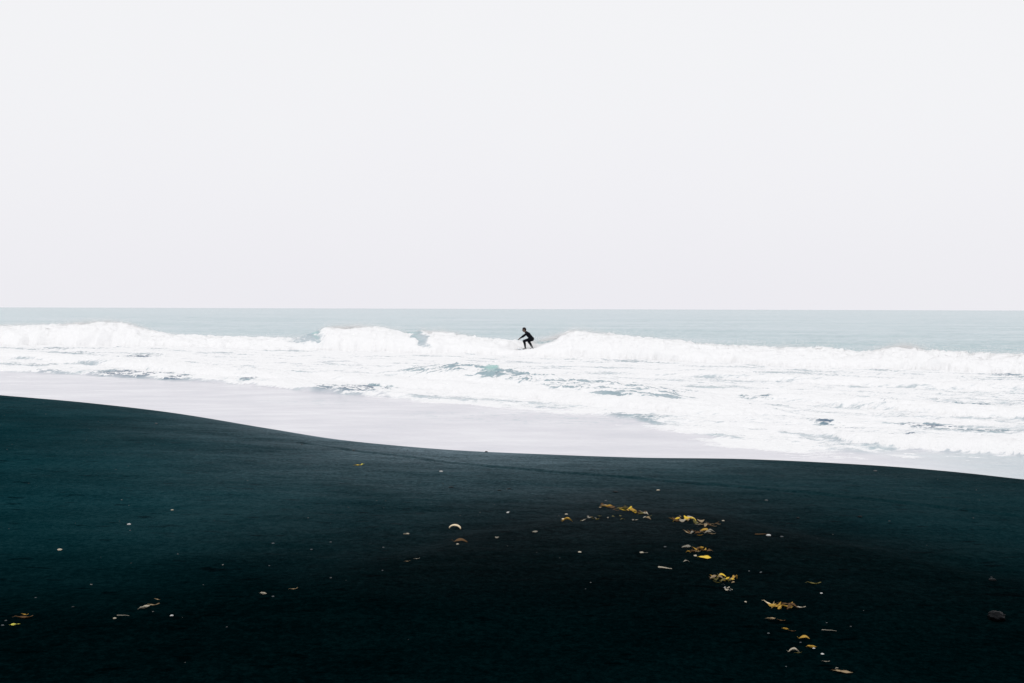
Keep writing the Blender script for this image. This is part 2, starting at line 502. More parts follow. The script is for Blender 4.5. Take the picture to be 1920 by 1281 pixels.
    for b in (b1, b2, b3, b4, b5, b6, b7): bores = np.maximum(bores, b)
    z_in = level + bores
    z = np.where(d > -Wf, np.maximum(zb + swell * sst(0, 6, d) * 1.0, z_in * inside), z_in)
    z = np.where(d > 8, swell * 1.0 + back, z)
    near_brk = np.exp(-((d + 0.8) / 1.6) ** 2)
    amp = inside * foamy * (0.11 + 0.09 * sst(0.05, 0.4, bores)) + near_brk * brk * 0.27
    amp = amp * (1 - 0.85 * np.exp(-(((Xs - SURFER[0]) / 1.6) ** 2 + ((Ys - SURFER[1] + .3) / 1.5) ** 2)))
    z = z + amp * (lumpA * 0.75 + lumpB * 0.5 - 0.35)
    # bump the spray-thrown crest into ragged peaks
    ragged = np.exp(-(d / 0.7) ** 2) * brk
    z = z + ragged * (0.17 * np.clip(fbm(Xs * 1.5, Ys * 0.8, 5, 101, .65), -.35, 1))
    # the surfer rides a smoothed place on the white water
    sg = np.exp(-(((Xs - SURFER[0]) / 1.5) ** 2 + ((Ys - SURFER[1] + .3) / 1.3) ** 2) ** 2)
    z = z * (1 - sg) + 0.425 * sg
    # smooth wash
    z = np.where(e < 0, z, z)
    # ---- foam coverage
    cov = 0.74 + 0.62 * fbm(S * 0.30, T * 1.25, 6, 111, 0.68)
    cov = cov + 0.22 * sst(0.03, 0.25, bores) - 0.10 * sst(4, 12, Xs) + .45 * sst(.02, .10, b4) * sst(-.8, -.1, -d4)
    # open water trapped between bores
    cov = cov - 0.26 * np.clip(fbm(S * 0.16, T * 0.55, 3, 131) + .08, 0, 1) * 2.0
    streak = fbm(S * 0.55, T * 3.4, 4, 121, 0.6)
    dark = ellipses(Xs, Ys, [
        (255, 704, 90, 6, 1.0), (330, 711, 40, 4, .9), (675, 733, 62, 6, 1.15), (610, 733, 30, 4, .7), (265, 669, 42, 4, .85), (340, 687, 16, 4, .9), (470, 715, 14, 4, .9),
        (90, 655, 60, 3, .55), (1415, 677, 85, 3, .6), (1640, 693, 18, 4, 1.0), (1680, 692, 14, 3, .9), (1560, 690, 60, 2.5, .5), (1868, 703, 30, 5, .8),
        (1548, 793, 30, 5, .8), (1590, 805, 24, 5, .75), (1745, 802, 62, 5, .95), (1690, 826, 45, 4, 1.05), (1830, 810, 70, 3, .6),
        (1700, 768, 70, 3, .6), (1820, 774, 40, 3, .6), (1420, 750, 36, 3, .55), (1140, 777, 50, 5, .45), (1215, 785, 36, 7, .30), (1230, 745, 70, 4, .35), (80, 685, 60, 3, .6), (130, 663, 60, 3, .5),
        (720, 652, 70, 2.5, .65), (560, 645, 40, 6, .5), (1180, 678, 110, 4, .42), (1100, 677, 60, 3, .4), (60, 698, 90, 2.2, .5)])
    face = sst(-3.4, -2.6, d1) * sst(0.05, -0.4, d1) * sst(.05, .22, b1)       # open streaked face of the inner wave
    mot = fbm(S * 1.8, T * 4.6, 5, 125, 0.75)
    cov = cov - dark * (0.28 + 2.1 * np.clip(mot + .30 * streak, -.5, .6))
    cov = cov - face * (0.34 + 1.2 * streak + .6 * mot)
    # roller and crest
    white = brk * sst(0.35, -0.1, d + 0.25 * fbm(Xs * 1.5, Ys * 1.5, 3, 141)) * sst(-Wf - 1.6, -Wf + 0.8, d)
    cov = np.maximum(cov * 1.0, white * 1.2)
    wallm = (1 - brk) * sst(0.6, 0.1, d) * sst(-Wf * 1.0, -Wf * 0.55, d)
    wallm = wallm * (1 - .6 * sst(.05, .4, fbm(S * .8, T * 3, 4, 145)))
    cov = cov * (1 - wallm)
    cov = cov * sst(0.55, 0.0, d + 0.35 * fbm(Xs * 0.9, Ys * 0.9, 3, 151))
    # thin lace behind the crest, where spray fell
    cov = np.maximum(cov, brk * 0.47 * sst(2.6, 0.2, d) * sst(-.2, .1, d))
    soft = 0.25 + 2.9 * sst(-6.5, 1.0, Xs) * sst(7.5, 5.0, Xs)
    foam_in = sst(-soft, 0.25 + .3 * soft, e + .5 * soft * fbm(S * .5, T * 1.8, 4, 155))
    cov = cov * foam_in
    cov = np.maximum(cov, (.85 + .4 * mot) * sst(.01, .07, b4) * sst(1.0, .2, d4))
    # thin foam lines left on the wash
    lines = sst(0.12, 0.5, fbm(S * 0.22, T * 1.6, 5, 161)) * 0.46 * sst(-6.5, -0.5, e) 
    right = sst(1.5, 4.5, Xs) * sst(10.0, 5.5, Xs)
    lines = lines + right * 0.40 * sst(-.15, .5, fbm(S * 0.3, T * 2.4, 4, 171)) * sst(-5, -.3, e)
    speck = 0.42 * sst(-3.0, -0.2, e) * sst(-.1, .5, fbm(S * 1.5, T * 4, 3, 181)) * sst(-6, -3.5, Xs) 
    cov = np.maximum(cov, np.clip(lines + speck, 0, .55) * (1 - foam_in))
    foam = np.clip(cov, 0, 1.2)
    swash = sst(0.9, -0.2, e + 0.5 * fbm(Xs * 0.8, Ys * 0.8, 3, 191))
    # sheltered turbid water inside the surf is milky too
    milky = inside * sst(-0.5, 1, e) * 0.55 * (1 - np.clip(dark * 1.3, 0, 1)) * (1 - 0.3 * face)
    swash = np.maximum(swash, milky)
    band = ellipses(Xs, Ys, [(980, 781, 280, 11, .75), (620, 752, 150, 6, .5), (1450, 835, 150, 7, .4)])
    swash = swash * (1 - .75 * band * sst(.05, .35, mot))
    # choppy little ripples in the dark patches
    z = z + dark * 0.045 * fbm(S * 1.6, T * 3.2, 3, 201) * inside + face * 0.05 * streak
    # wash relief
    washm = sst(0.3, -0.6, e)
    z = z + washm * 0.010 * fbm(S * 0.5, T * 2.4, 3, 211)
    # step of the leading edge
    glass = np.clip(wallm * sst(-Wf * .95, -Wf * .2, d) * sst(.55, .95, 1 - brk), 0, 1)
    teal = ellipses(Xs, Ys, [(922, 697, 16, 6, 1.0)], .5)
    foam = foam * (1 - .75 * teal)
    glass = np.maximum(glass, teal)
    swash = swash * (1 - glass)
    deep = np.clip(dark * 1.2 + .3 * face, 0, 1) * (1 - glass) * inside * sst(-.6, .4, e)
    swash = swash * (1 - .8 * deep) * (1 - .45 * sst(6.0, 8.5, Xs) * sst(.3, -.3, e))
    # sideways push so lumps overhang a little
    push = amp * 0.8
    Xd = Xs + push * fbm(S * 1.3, T * 1.3, 3, 221)
    Yd = Ys + push * fbm(S * 1.3, T * 1.3, 3, 231)
    # ---- join with the far sea
    F = np.zeros_like(X); W = np.zeros_like(X); G = np.zeros_like(X); D = np.zeros_like(X); Z = np.zeros_like(X)
    far = slice(nsurf, None)
    Sf = X[far] * math.cos(th) + Y[far] * math.sin(th); Tf = -X[far] * math.sin(th) + Y[far] * math.cos(th)
    fade = np.clip(1 - (Y[far] - 130) / 900, 0, 1)
    Z[far] = fade * (0.14 * fbm(Sf * 0.05, Tf * 0.16, 3, 3) + 0.07 * fbm(Sf * 0.22, Tf * 0.6, 2, 8))
    Z[:nsurf] = z; F[:nsurf] = foam; W[:nsurf] = swash; G[:nsurf] = glass; D[:nsurf] = deep
    Xo = X.copy(); Yo = Y.copy(); Xo[:nsurf] = Xd; Yo[:nsurf] = Yd
    me = grid_mesh('sea', Xo, Yo, Z, {'foam': F, 'swash': W, 'glass': G, 'deep': D})
    o = link('sea', me, sea_material())
    tag(o, 'pale grey-green sea with rows of white breaking surf', None, None, 'structure')
    return o

# ------------------------------------------------------------------ spray
def build_spray():
    rng = np.random.default_rng(7)
    pts = []
    # denser where the photograph shows spray thrown up
    heavy = [(200, 55, 1.0), (100, 80, .7), (665, 60, .9), (1075, 50, .6), (1690, 26, .5), (1470, 60, .5), (830, 30, .7), (1250, 160, .8), (1850, 120, .6), (480, 120, .5), (30, 60, .6), (-150, 120, .5)]
    for px, sp, k in heavy:
        n = int(22000 * k)
        p = rng.normal(px, sp, n)
        pts.append(p)
    px = np.concatenate(pts)
    pxs = np.array([b[0] for b in BRK], float)
    Yb = np.interp(px, pxs, _by)
    Xb = (px - 960) / FPX * Yb
    hb = np.interp(Xb, _bx, _bz)
    brk = np.interp(Xb, _brx, _brv)
    keep = brk > .5
    Xb, Yb, hb = Xb[keep], Yb[keep], hb[keep]
    n = len(Xb)
    gust = 0.55 + 0.9 * np.clip(fbm(Xb * 1.1, Xb * 0 + 2.0, 3, 301) + .15, 0, 1)
    up = rng.gamma(1.3, 0.20, n) * gust
    back = rng.exponential(0.35, n) * gust
    P = np.stack([Xb + rng.normal(0, .15, n), Yb - 0.15 + back - .25, hb - 0.10 + up], 1)
    # splash thrown up along the rails of the surfboard
    k = 2600
    tt = rng.uniform(-.9, .75, k); sd_ = rng.choice([-1, 1], k) * (.26 + rng.exponential(.10, k))
    ax_ = np.array([-.627, -.779]); sx_ = np.array([.779, -.627])
    sp = np.stack([SURFER[0] + tt * ax_[0] + sd_ * sx_[0], SURFER[1] + tt * ax_[1] + sd_ * sx_[1], .43 + rng.exponential(.05, k)], 1)
    P = np.concatenate([P, sp]); up = np.concatenate([up, np.zeros(k)]); n = len(P)
    size = rng.uniform(0.005, 0.0150, n) * np.exp(-up * 1.5)
    tet = np.array([(1, 1, 1), (1, -1, -1), (-1, 1, -1), (-1, -1, 1)], float) * 0.8
    ang = rng.uniform(0, 6.28, n)
    c, s = np.cos(ang), np.sin(ang)
    V = tet[None] * size[:, None, None]
    Vx = V[..., 0] * c[:, None] - V[..., 1] * s[:, None]
    Vy = V[..., 0] * s[:, None] + V[..., 1] * c[:, None]
    V = np.stack([Vx, Vy, V[..., 2]], -1) + P[:, None, :]
    f = np.array([(0, 1, 2), (0, 3, 1), (0, 2, 3), (1, 3, 2)])
    Fc = (np.arange(n)[:, None, None] * 4 + f[None]).reshape(-1, 3)
    me = bpy.data.meshes.new('spray')
    me.vertices.add(n * 4); me.vertices.foreach_set('co', V.astype(np.float32).ravel())
    me.loops.add(Fc.size); me.loops.foreach_set('vertex_index', Fc.ravel().astype(np.int32))
    me.polygons.add(len(Fc)); me.polygons.foreach_set('loop_start', np.arange(0, Fc.size, 3, dtype=np.int32))
    me.update(calc_edges=True)
    m = NT('spray_droplets')
    b = m.bsdf((0.93, 0.93, 0.93), 0.8, 0.1)
    m.l(b.outputs[0], m.out.inputs['Surface'])
    o = link('spray', me, m.m)
    return tag(o, 'fine white spray blown off the crest of the outer breaker', 'spray', None, 'stuff')

# ------------------------------------------------------------------ surfer
def cone_between(bm, a, b, ra, rb, seg=14, scale=None):
    """round-ended tapered limb"""
    a = Vector(a); b = Vector(b)
    if ra > .036 and rb > .03: ra += .010; rb += .010
    d = b - a; L = d.length
    q = d.to_track_quat('Z', 'Y').to_matrix()
    rings = []
    prof = []
    for k in range(5):
        t = k / 4 * math.pi / 2
        prof.append((-ra * math.cos(t), ra * math.sin(t)))
    for k in range(5):
        t = k / 4 * math.pi / 2
        prof.append((L + rb * math.sin(t), rb * math.cos(t)))
    for (zz, r) in prof:
        r = max(r, 1e-4)
        rings.append([bm.verts.new(a + q @ Vector((r * math.cos(j * 2 * math.pi / seg), r * math.sin(j * 2 * math.pi / seg), zz))) for j in range(seg)])
    for r0, r1 in zip(rings, rings[1:]):
        for j in range(seg):
            bm.faces.new((r0[j], r0[(j + 1) % seg], r1[(j + 1) % seg], r1[j]))
    bm.faces.new(rings[0][::-1]); bm.faces.new(rings[-1])

def ellipsoid(bm, c, rad, rot=None, seg=20, rg=12):
    M = Matrix.Translation(c) @ (rot.to_4x4() if rot else Matrix.Identity(4)) @ Matrix.Diagonal((*rad, 1))
    bmesh.ops.create_uvsphere(bm, u_segments=seg, v_segments=rg, radius=1.0, matrix=M)

def remeshed(bm, voxel, smooth_it=4):
    me = bpy.data.meshes.new('tmp'); bm.to_mesh(me); bm.free()
    o = bpy.data.objects.new('tmp', me); col.objects.link(o)
    r = o.modifiers.new('r', 'REMESH'); r.mode = 'VOXEL'; r.voxel_size = voxel; r.use_smooth_shade = True
    s = o.modifiers.new('s', 'SMOOTH'); s.iterations = smooth_it; s.factor = 0.5
    dg = bpy.context.evaluated_depsgraph_get()
    out = bpy.data.meshes.new_from_object(o.evaluated_get(dg))
    bpy.data.objects.remove(o)
    return out

def build_surfer():
    X0, Y0 = SURFER
    Z0 = 0.47                                     # deck under the feet
    root = bpy.data.objects.new('person', None); col.objects.link(root)
    root.location = (X0, Y0, Z0); root.scale = (1.0, 1.0, 1.0)
    tag(root, 'surfer in black wetsuit crouching on a board with arms reaching forward', 'person')
    bm = bmesh.new()
    V = Vector
    hipF, hipR = V((.09, -.09, .585)), V((.18, .08, .59))
    kneeF, kneeR = V((-.275, -.20, .485)), V((.005, .20, .445))
    ankF, ankR = V((-.185, -.26, .085)), V((.225, .25, .085))
    toeF, toeR = V((-.37, -.30, .028)), V((.06, .20, .028))
    pelvis = V((.150, 0, .600)); waist = V((.085, -.01, .725)); chest = V((-.035, -.03, .865)); collar = V((-.125, -.04, .955))
    shL, shR = V((-.125, -.19, .905)), V((-.085, .125, .92))
    # trunk
    cone_between(bm, pelvis + V((0, -.05, 0)), pelvis + V((.03, .06, .0)), .135, .135)
    cone_between(bm, pelvis, waist, .135, .118)
    cone_between(bm, waist + V((0, -.03, 0)), chest + V((0, -.06, 0)), .112, .122)
    cone_between(bm, waist + V((0, .03, 0)), chest + V((0, .05, 0)), .112, .122)
    cone_between(bm, chest, collar, .12, .085)
    cone_between(bm, collar, shL, .075, .062); cone_between(bm, collar, shR, .075, .062)
    neck_top = V((-.215, -.05, 1.045))
    cone_between(bm, collar, neck_top, .062, .055)
    # legs
    for hip, knee, ank, toe in ((hipF, kneeF, ankF, toeF), (hipR, kneeR, ankR, toeR)):
        cone_between(bm, hip, knee, .098, .062)
        calf = knee.lerp(ank, .32) + V((.022, 0, 0))
        cone_between(bm, knee, calf, .060, .058)
        cone_between(bm, calf, ank, .057, .038)
        heel = V((ank.x + .035, ank.y, .034))
        cone_between(bm, ank, heel, .038, .034)
        ball = heel.lerp(toe, .72)
        cone_between(bm, heel, ball, .034, .032)
        side = V((toe.y - heel.y, heel.x - toe.x, 0)).normalized()
        for k, (o_, l_, r_) in enumerate(((-.030, 1.0, .016), (-.012, .98, .012), (.003, .93, .011), (.017, .87, .0105), (.030, .79, .010))):
            cone_between(bm, ball + side * o_ * .8, heel.lerp(toe, l_) + side * o_ - V((0, 0, .010)), r_ + .003, r_)
    # arms
    elL, elR = V((-.325, -.25, .770)), V((-.29, .10, .745))
    wrL, wrR = V((-.500, -.235, .650)), V((-.462, .02, .640))
    hands = []
    for sh, el, wr, sgn in ((shL, elL, wrL, -1), (shR, elR, wrR, 1)):
        cone_between(bm, sh, el, .055, .042)
        mid = el.lerp(wr, .3)
        cone_between(bm, el, mid, .042, .040); cone_between(bm, mid, wr, .039, .027)
        fwd = (wr - el).normalized()
        side = fwd.cross(V((0, 0, 1))).normalized()
        down = side.cross(fwd).normalized() * -1
        palm = wr + fwd * .075
        for o_ in (-.026, -.009, .009, .026):
            cone_between(bm, wr + side * o_ * .6, palm + side * o_ * 1.1, .017, .013)
        for o_, ln in ((-.034, .066), (-.0115, .076), (.0115, .071), (.034, .056)):
            k0 = palm + side * o_
            spread = side * o_ * .25
            k1 = k0 + fwd * ln * .5 + spread + down * .006
            k2 = k1 + fwd * ln * .33 + spread * .6 + down * .014
            k3 = k2 + fwd * ln * .22 + down * .016
            cone_between(bm, k0, k1, .0105, .0095, 10); cone_between(bm, k1, k2, .0095, .0085, 10); cone_between(bm, k2, k3, .0085, .0075, 10)
        t0 = wr + fwd * .028 + side * (.028 * -sgn)
        t1 = t0 + fwd * .035 + side * (.032 * -sgn) + down * .012
        t2 = t1 + fwd * .030 + side * (.008 * -sgn) + down * .012
        cone_between(bm, t0, t1, .0135, .0115, 10); cone_between(bm, t1, t2, .0115, .009, 10)
        hands.append((wr.copy(), fwd.copy()))
    # head, looking to the left along the wave
    hc = V((-.262, -.055, 1.135))
    hrot = Euler((0, R(-12), R(6))).to_matrix()
    def hp(x, y, z): return hc + hrot @ V((x, y, z))
    ellipsoid(bm, hp(.008, 0, .022), (.097, .076, .092), hrot)
    ellipsoid(bm, hp(-.028, 0, -.045), (.066, .058, .072), hrot)
    cone_between(bm, hp(-.055, 0, -.098), hp(-.068, 0, -.092), .028, .024)          # chin
    cone_between(bm, hp(-.088, 0, .012), hp(-.110, 0, -.030), .009, .015)            # nose
    cone_between(bm, hp(-.080, -.040, .030), hp(-.080, .040, .030), .016, .016)      # brow
    cone_between(bm, hp(-.085, -.022, -.062), hp(-.085, .022, -.062), .009, .009)    # lips
    for s in (-1, 1):
        ellipsoid(bm, hp(.010, s * .078, -.012), (.022, .010, .032), hrot, 12, 8)    # ears
    me = remeshed(bm, 0.0062, 3)
    suit = simple('wetsuit_neoprene', (0.002, 0.003, 0.006), 0.6, 0.08, .3, 40, .05)
    skin = simple('skin', (0.12, 0.075, 0.06), 0.55, 0.35, .12, 25)
    feetm = simple('neoprene_boot', (0.003, 0.004, 0.006), 0.7, 0.1, .3, 40)
    me.materials.clear()
    for m_ in (suit, skin, feetm): me.materials.append(m_)
    n = len(me.polygons)
    cen = np.empty(n * 3, np.float32); me.polygons.foreach_get('center', cen); cen = cen.reshape(-1, 3)
    mi = np.zeros(n, np.int32)
    mi[cen[:, 2] < .075] = 2
    for wr, fwd in hands:
        rel = cen - np.array(wr)
        mi[((rel @ np.array(fwd)) > .0) & (np.linalg.norm(rel, axis=1) < .25) & (cen[:, 0] < -.40)] = 1
    ax = np.array(neck_top - collar); ax /= np.linalg.norm(ax)
    relh = (cen - np.array(collar)) @ ax
    mi[(relh > .085) & (cen[:, 2] > .98)] = 1
    me.polygons.foreach_set('material_index', mi)
    me.polygons.foreach_set('use_smooth', np.ones(n, bool))
    me.update()
    link('body', me, None, root)
    # wet dark hair
    hb = bmesh.new()
    ellipsoid(hb, hp(.018, 0, .034), (.104, .084, .094), hrot)
    cone_between(hb, hp(.06, 0, .0), hp(.058, 0, -.055), .066, .046)
    cone_between(hb, hp(-.055, -.03, .088), hp(-.055, .03, .088), .026, .026)
    for k in range(9):
        a = -1.3 + 2.6 * k / 8
        cone_between(hb, hp(.05 + .05 * math.cos(a), .075 * math.sin(a), .0), hp(.055 + .045 * math.cos(a), .07 * math.sin(a), -.07 - .012 * (k % 3)), .016, .008, 8)
    hme = remeshed(hb, .007, 2)
    hme.materials.clear()
    hair = simple('wet_dark_hair', (0.008, 0.005, 0.005), .5, .15, .4, 60, .2)
    h = link('hair', hme, hair, root)
    # eyes
    eb = bmesh.new()
    ellipsoid(eb, hp(-.084, 0, .004) + hrot @ V((0, -.031, 0)), (.011, .013, .011), None, 12, 8)
    eme = bpy.data.meshes.new('eye'); eb.to_mesh(eme); eb.free()
    em = simple('eye', (.05, .04, .035), .15, .5, .2, 200)
    e1 = link('eye', eme, em, root)
    e2 = bpy.data.objects.new('eye', eme); col.objects.link(e2); e2.parent = root
    e2.location = hrot @ V((0, .062, 0))
    return root

def build_board():
    X0, Y0 = SURFER
    ang = math.atan2(-.51, -.41)                    # nose direction, shoreward and a little left
    root = bpy.data.objects.new('surfboard', None); col.objects.link(root)
    root.location = (X0, Y0, 0.47)
    root.rotation_euler = (0, 0, ang)
    tag(root, 'white surfboard under the feet of the surfer in the foam', 'surfboard')
    L, Wd, Th = 1.95, .52, .062
    ns, nr = 34, 16
    bm = bmesh.new()
    rings = []
    for i in range(ns + 1):
        t = i / ns
        x = -L * .47 + L * t
        hw = Wd / 2 * (max(0.0, 1 - abs(2 * t - .92) ** 2.5) ** .62 if t < .46 else max(0.0, 1 - ((t - .46) / .54) ** 2.3) ** .7)
        if t < .03: hw = max(hw, .085)
        hw = max(hw, .006)
        th = Th / 2 * (.35 + .65 * math.sin(math.pi * min(max(t * .92 + .04, 0), 1)) ** .6)
        rock = .13 * max(0, (t - .55) / .45) ** 2.2 + .035 * max(0, (.35 - t) / .35) ** 2
        ring = []
        for j in range(nr):
            a = 2 * math.pi * j / nr
            cy, cz = math.cos(a), math.sin(a)
            yy = hw * math.copysign(abs(cy) ** .8, cy)
            zz = th * math.copysign(abs(cz) ** .9, cz)
            ring.append(bm.verts.new((x, yy, -Th / 2 - .004 + zz + rock)))
        rings.append(ring)
    for r0, r1 in zip(rings, rings[1:]):
        for j in range(nr):
            bm.faces.new((r0[j], r0[(j + 1) % nr], r1[(j + 1) % nr], r1[j]))
    bm.faces.new(rings[0]); bm.faces.new(rings[-1][::-1])
    bmesh.ops.recalc_face_normals(bm, faces=bm.faces)
    for f in bm.faces: f.smooth = True
    me = bpy.data.meshes.new('hull'); bm.to_mesh(me); bm.free()
    link('hull', me, simple('board_resin', (.80, .84, .87), .3, .4, .04, 6), root)
    # traction pad, three fins
    bm = bmesh.new()
    bmesh.ops.create_grid(bm, x_segments=6, y_segments=6, size=.5, matrix=Matrix.Translation((-.70, 0, .0)) @ Matrix.Diagonal((.30, .26, 1, 1)))
    for v in bm.verts: v.co.z = .004 + .035 * max(0, (.35 - (v.co.x + .917) / 1.95) / .35) ** 2 + .012 * (v.co.x < -.83)
    r = bmesh.ops.extrude_face_region(bm, geom=bm.faces[:])
    for v in [g for g in r['geom'] if isinstance(g, bmesh.types.BMVert)]: v.co.z -= .009
    bmesh.ops.recalc_face_normals(bm, faces=bm.faces)
    me = bpy.data.meshes.new('deck_pad'); bm.to_mesh(me); bm.free()
    link('deck_pad', me, simple('pad_foam', (.35, .45, .50), .8, .2, .2, 80), root)
    bm = bmesh.new()
    prof = [(0, 0), (.11, 0), (.085, -.045), (.03, -.095), (-.02, -.115), (-.015, -.08), (-.012, -.04)]
    a = [bm.verts.new((x, -.004, z)) for x, z in prof]; b = [bm.verts.new((x, .004, z)) for x, z in prof]
    bm.faces.new(a); bm.faces.new(b[::-1])
    for j in range(len(prof)):
        bm.faces.new((a[j], b[j], b[(j + 1) % len(prof)], a[(j + 1) % len(prof)]))
    bmesh.ops.recalc_face_normals(bm, faces=bm.faces)
    fme = bpy.data.meshes.new('fin'); bm.to_mesh(fme); bm.free()
    fm = simple('fin_fibreglass', (.05, .07, .09), .3, .5, .1, 20)
    fme.materials.append(fm)
    for x, y, rz in ((-.84, 0, 0), (-.66, .14, -.09), (-.66, -.14, .09)):
        f = bpy.data.objects.new('fin', fme); col.objects.link(f); f.parent = root
        f.location = (x, y, -.052); f.rotation_euler = (0, 0, rz)
    return root

# ------------------------------------------------------------------ wrack: leaves, shells, twigs, stones
MATS = {}
def wrack_mats():
    MATS['yellow'] = simple('yellow_leaf', (.66, .45, .03), .5, .35, .22, 45, .1)
    MATS['lime'] = simple('lime_leaf', (.50, .46, .05), .5, .35, .22, 45, .1)
    MATS['ochre'] = simple('ochre_leaf', (.42, .25, .035), .6, .3, .35, 50, .15)
    MATS['brown'] = simple('brown_leaf', (.10, .052, .018), .65, .25, .4, 50, .2)
    MATS['tan'] = simple('tan_leaf', (.27, .20, .115), .65, .25, .3, 50, .15)
    MATS['pale'] = simple('bleached_leaf', (.40, .36, .28), .65, .25, .25, 50, .1)
    MATS['olive'] = simple('olive_weed', (.11, .095, .02), .5, .35, .4, 50, .1)
    MATS['white'] = simple('white_shell', (.47, .47, .455), .4, .4, .12, 60, .05)
    MATS['cream'] = simple('cream_shell', (.74, .60, .40), .4, .4, .25, 45, .1)
    MATS['grey'] = simple('grey_stone', (.075, .085, .09), .8, .25, .35, 40, .4)
    MATS['dark'] = simple('dark_stone', (.003, .004, .005), .55, .07, .5, 35, .4)
    MATS['wood'] = simple('bleached_twig', (.24, .225, .185), .8, .15, .3, 60, .3)

def leaf_mesh(rs, curl=0.3, fold=0.25, slim=0.32, stalk=True):
    """unit-long leaf: blade with a sunk midrib, curled ends, wavy rim, stalk and a real thickness"""
    nu, nv = 10, 6
    bm = bmesh.new()
    top, bot = [], []
    ph = rs.uniform(0, 6.3); tw = rs.uniform(-.5, .5); bend = rs.uniform(-.12, .12)
    for i in range(nu + 1):
        t = i / nu
        w = slim * (math.sin(math.pi * (t * .96 + .02)) ** .8) * (1.12 - .35 * t) + .006
        rt, rb = [], []
        for j in range(nv + 1):
            s = j / nv * 2 - 1
            x = t - .5
            y = s * w * .5 * (1 + .10 * math.sin(9 * t + ph + s)) + bend * math.sin(math.pi * t)
            z = curl * ((t - .5) ** 2) * 1.6 + fold * w * abs(s) ** 1.4 + .018 * math.sin(11 * t + ph) * s + tw * s * w * (t - .5)
            rt.append(bm.verts.new((x, y, z + .010))); rb.append(bm.verts.new((x, y, z - .004)))
        top.append(rt); bot.append(rb)
    for i in range(nu):
        for j in range(nv):
            bm.faces.new((top[i][j], top[i + 1][j], top[i + 1][j + 1], top[i][j + 1]))
            bm.faces.new((bot[i][j], bot[i][j + 1], bot[i + 1][j + 1], bot[i + 1][j]))
        bm.faces.new((top[i][0], bot[i][0], bot[i + 1][0], top[i + 1][0]))
        bm.faces.new((top[i][nv], top[i + 1][nv], bot[i + 1][nv], bot[i][nv]))
    bm.faces.new(top[0] + bot[0][::-1]); bm.faces.new(top[nu][::-1] + bot[nu])
    if stalk:
        z0 = curl * .25 * 1.6 + .003
        cone_between(bm, (-.49, 0, z0), (-.66, .03, z0 * .5), .012, .009, 6)
    bmesh.ops.recalc_face_normals(bm, faces=bm.faces)
    for f in bm.faces: f.smooth = True
    zmin = min(v.co.z for v in bm.verts)
    for v in bm.verts: v.co.z -= zmin
    me = bpy.data.meshes.new('leaf'); bm.to_mesh(me); bm.free()
    return me

def stone_mesh(rs, flat=.6, rough=.25, sub=2):
    bm = bmesh.new()
    bmesh.ops.create_icosphere(bm, subdivisions=sub, radius=.5)
    o = rs.uniform(0, 50)
    co = np.array([v.co[:] for v in bm.verts])
    n = fbm(co[:, 0] * 2.2 + o, co[:, 1] * 2.2 + co[:, 2] * 1.7 + o, 3 if sub == 2 else 6, 400)
    for v, k in zip(bm.verts, n):
        v.co *= 1 + rough * float(k)
        v.co.z *= flat
        v.co.x *= 1.15
    for f in bm.faces: f.smooth = True
    zmin = min(v.co.z for v in bm.verts)
    for v in bm.verts: v.co.z -= zmin * .72
    me = bpy.data.meshes.new('stone'); bm.to_mesh(me); bm.free()
    return me

def shell_mesh(rs):
    """domed ribbed half shell lying hollow side down, unit wide"""
    bm = bmesh.new()
    nu, nv = 16, 7
    def pt(i, j, off):
        a = math.pi * (i / nu) * 1.15 - math.pi * .075
        r = .5 * (j / nv)
        rib = 1 + .03 * math.cos(a * 14)
        x = math.cos(a) * r * 1.05 * rib; y = math.sin(a) * r * 1.25 * rib
        k = r / .5
        z = .26 * (1 - (k * .95) ** 2.0) * min(1, .35 + k * 2) - off
        return (x, y - .28, max(z, 0 if off == 0 else -.03))
    T = [[bm.verts.new(pt(i, j, 0)) for j in range(nv + 1)] for i in range(nu + 1)]
    B = [[bm.verts.new(pt(i, j, .03)) for j in range(nv + 1)] for i in range(nu + 1)]
    for i in range(nu):
        for j in range(nv):
            bm.faces.new((T[i][j], T[i][j + 1], T[i + 1][j + 1], T[i + 1][j]))
            bm.faces.new((B[i][j], B[i + 1][j], B[i + 1][j + 1], B[i][j + 1]))
        bm.faces.new((T[i][nv], B[i][nv], B[i + 1][nv], T[i + 1][nv]))
    for i in (0, nu):
        for j in range(nv): bm.faces.new((T[i][j], T[i][j + 1], B[i][j + 1], B[i][j]))
    bmesh.ops.remove_doubles(bm, verts=bm.verts, dist=.004)
    bmesh.ops.recalc_face_normals(bm, faces=bm.faces)
    for f in bm.faces: f.smooth = True
    me = bpy.data.meshes.new('shell'); bm.to_mesh(me); bm.free()
    return me

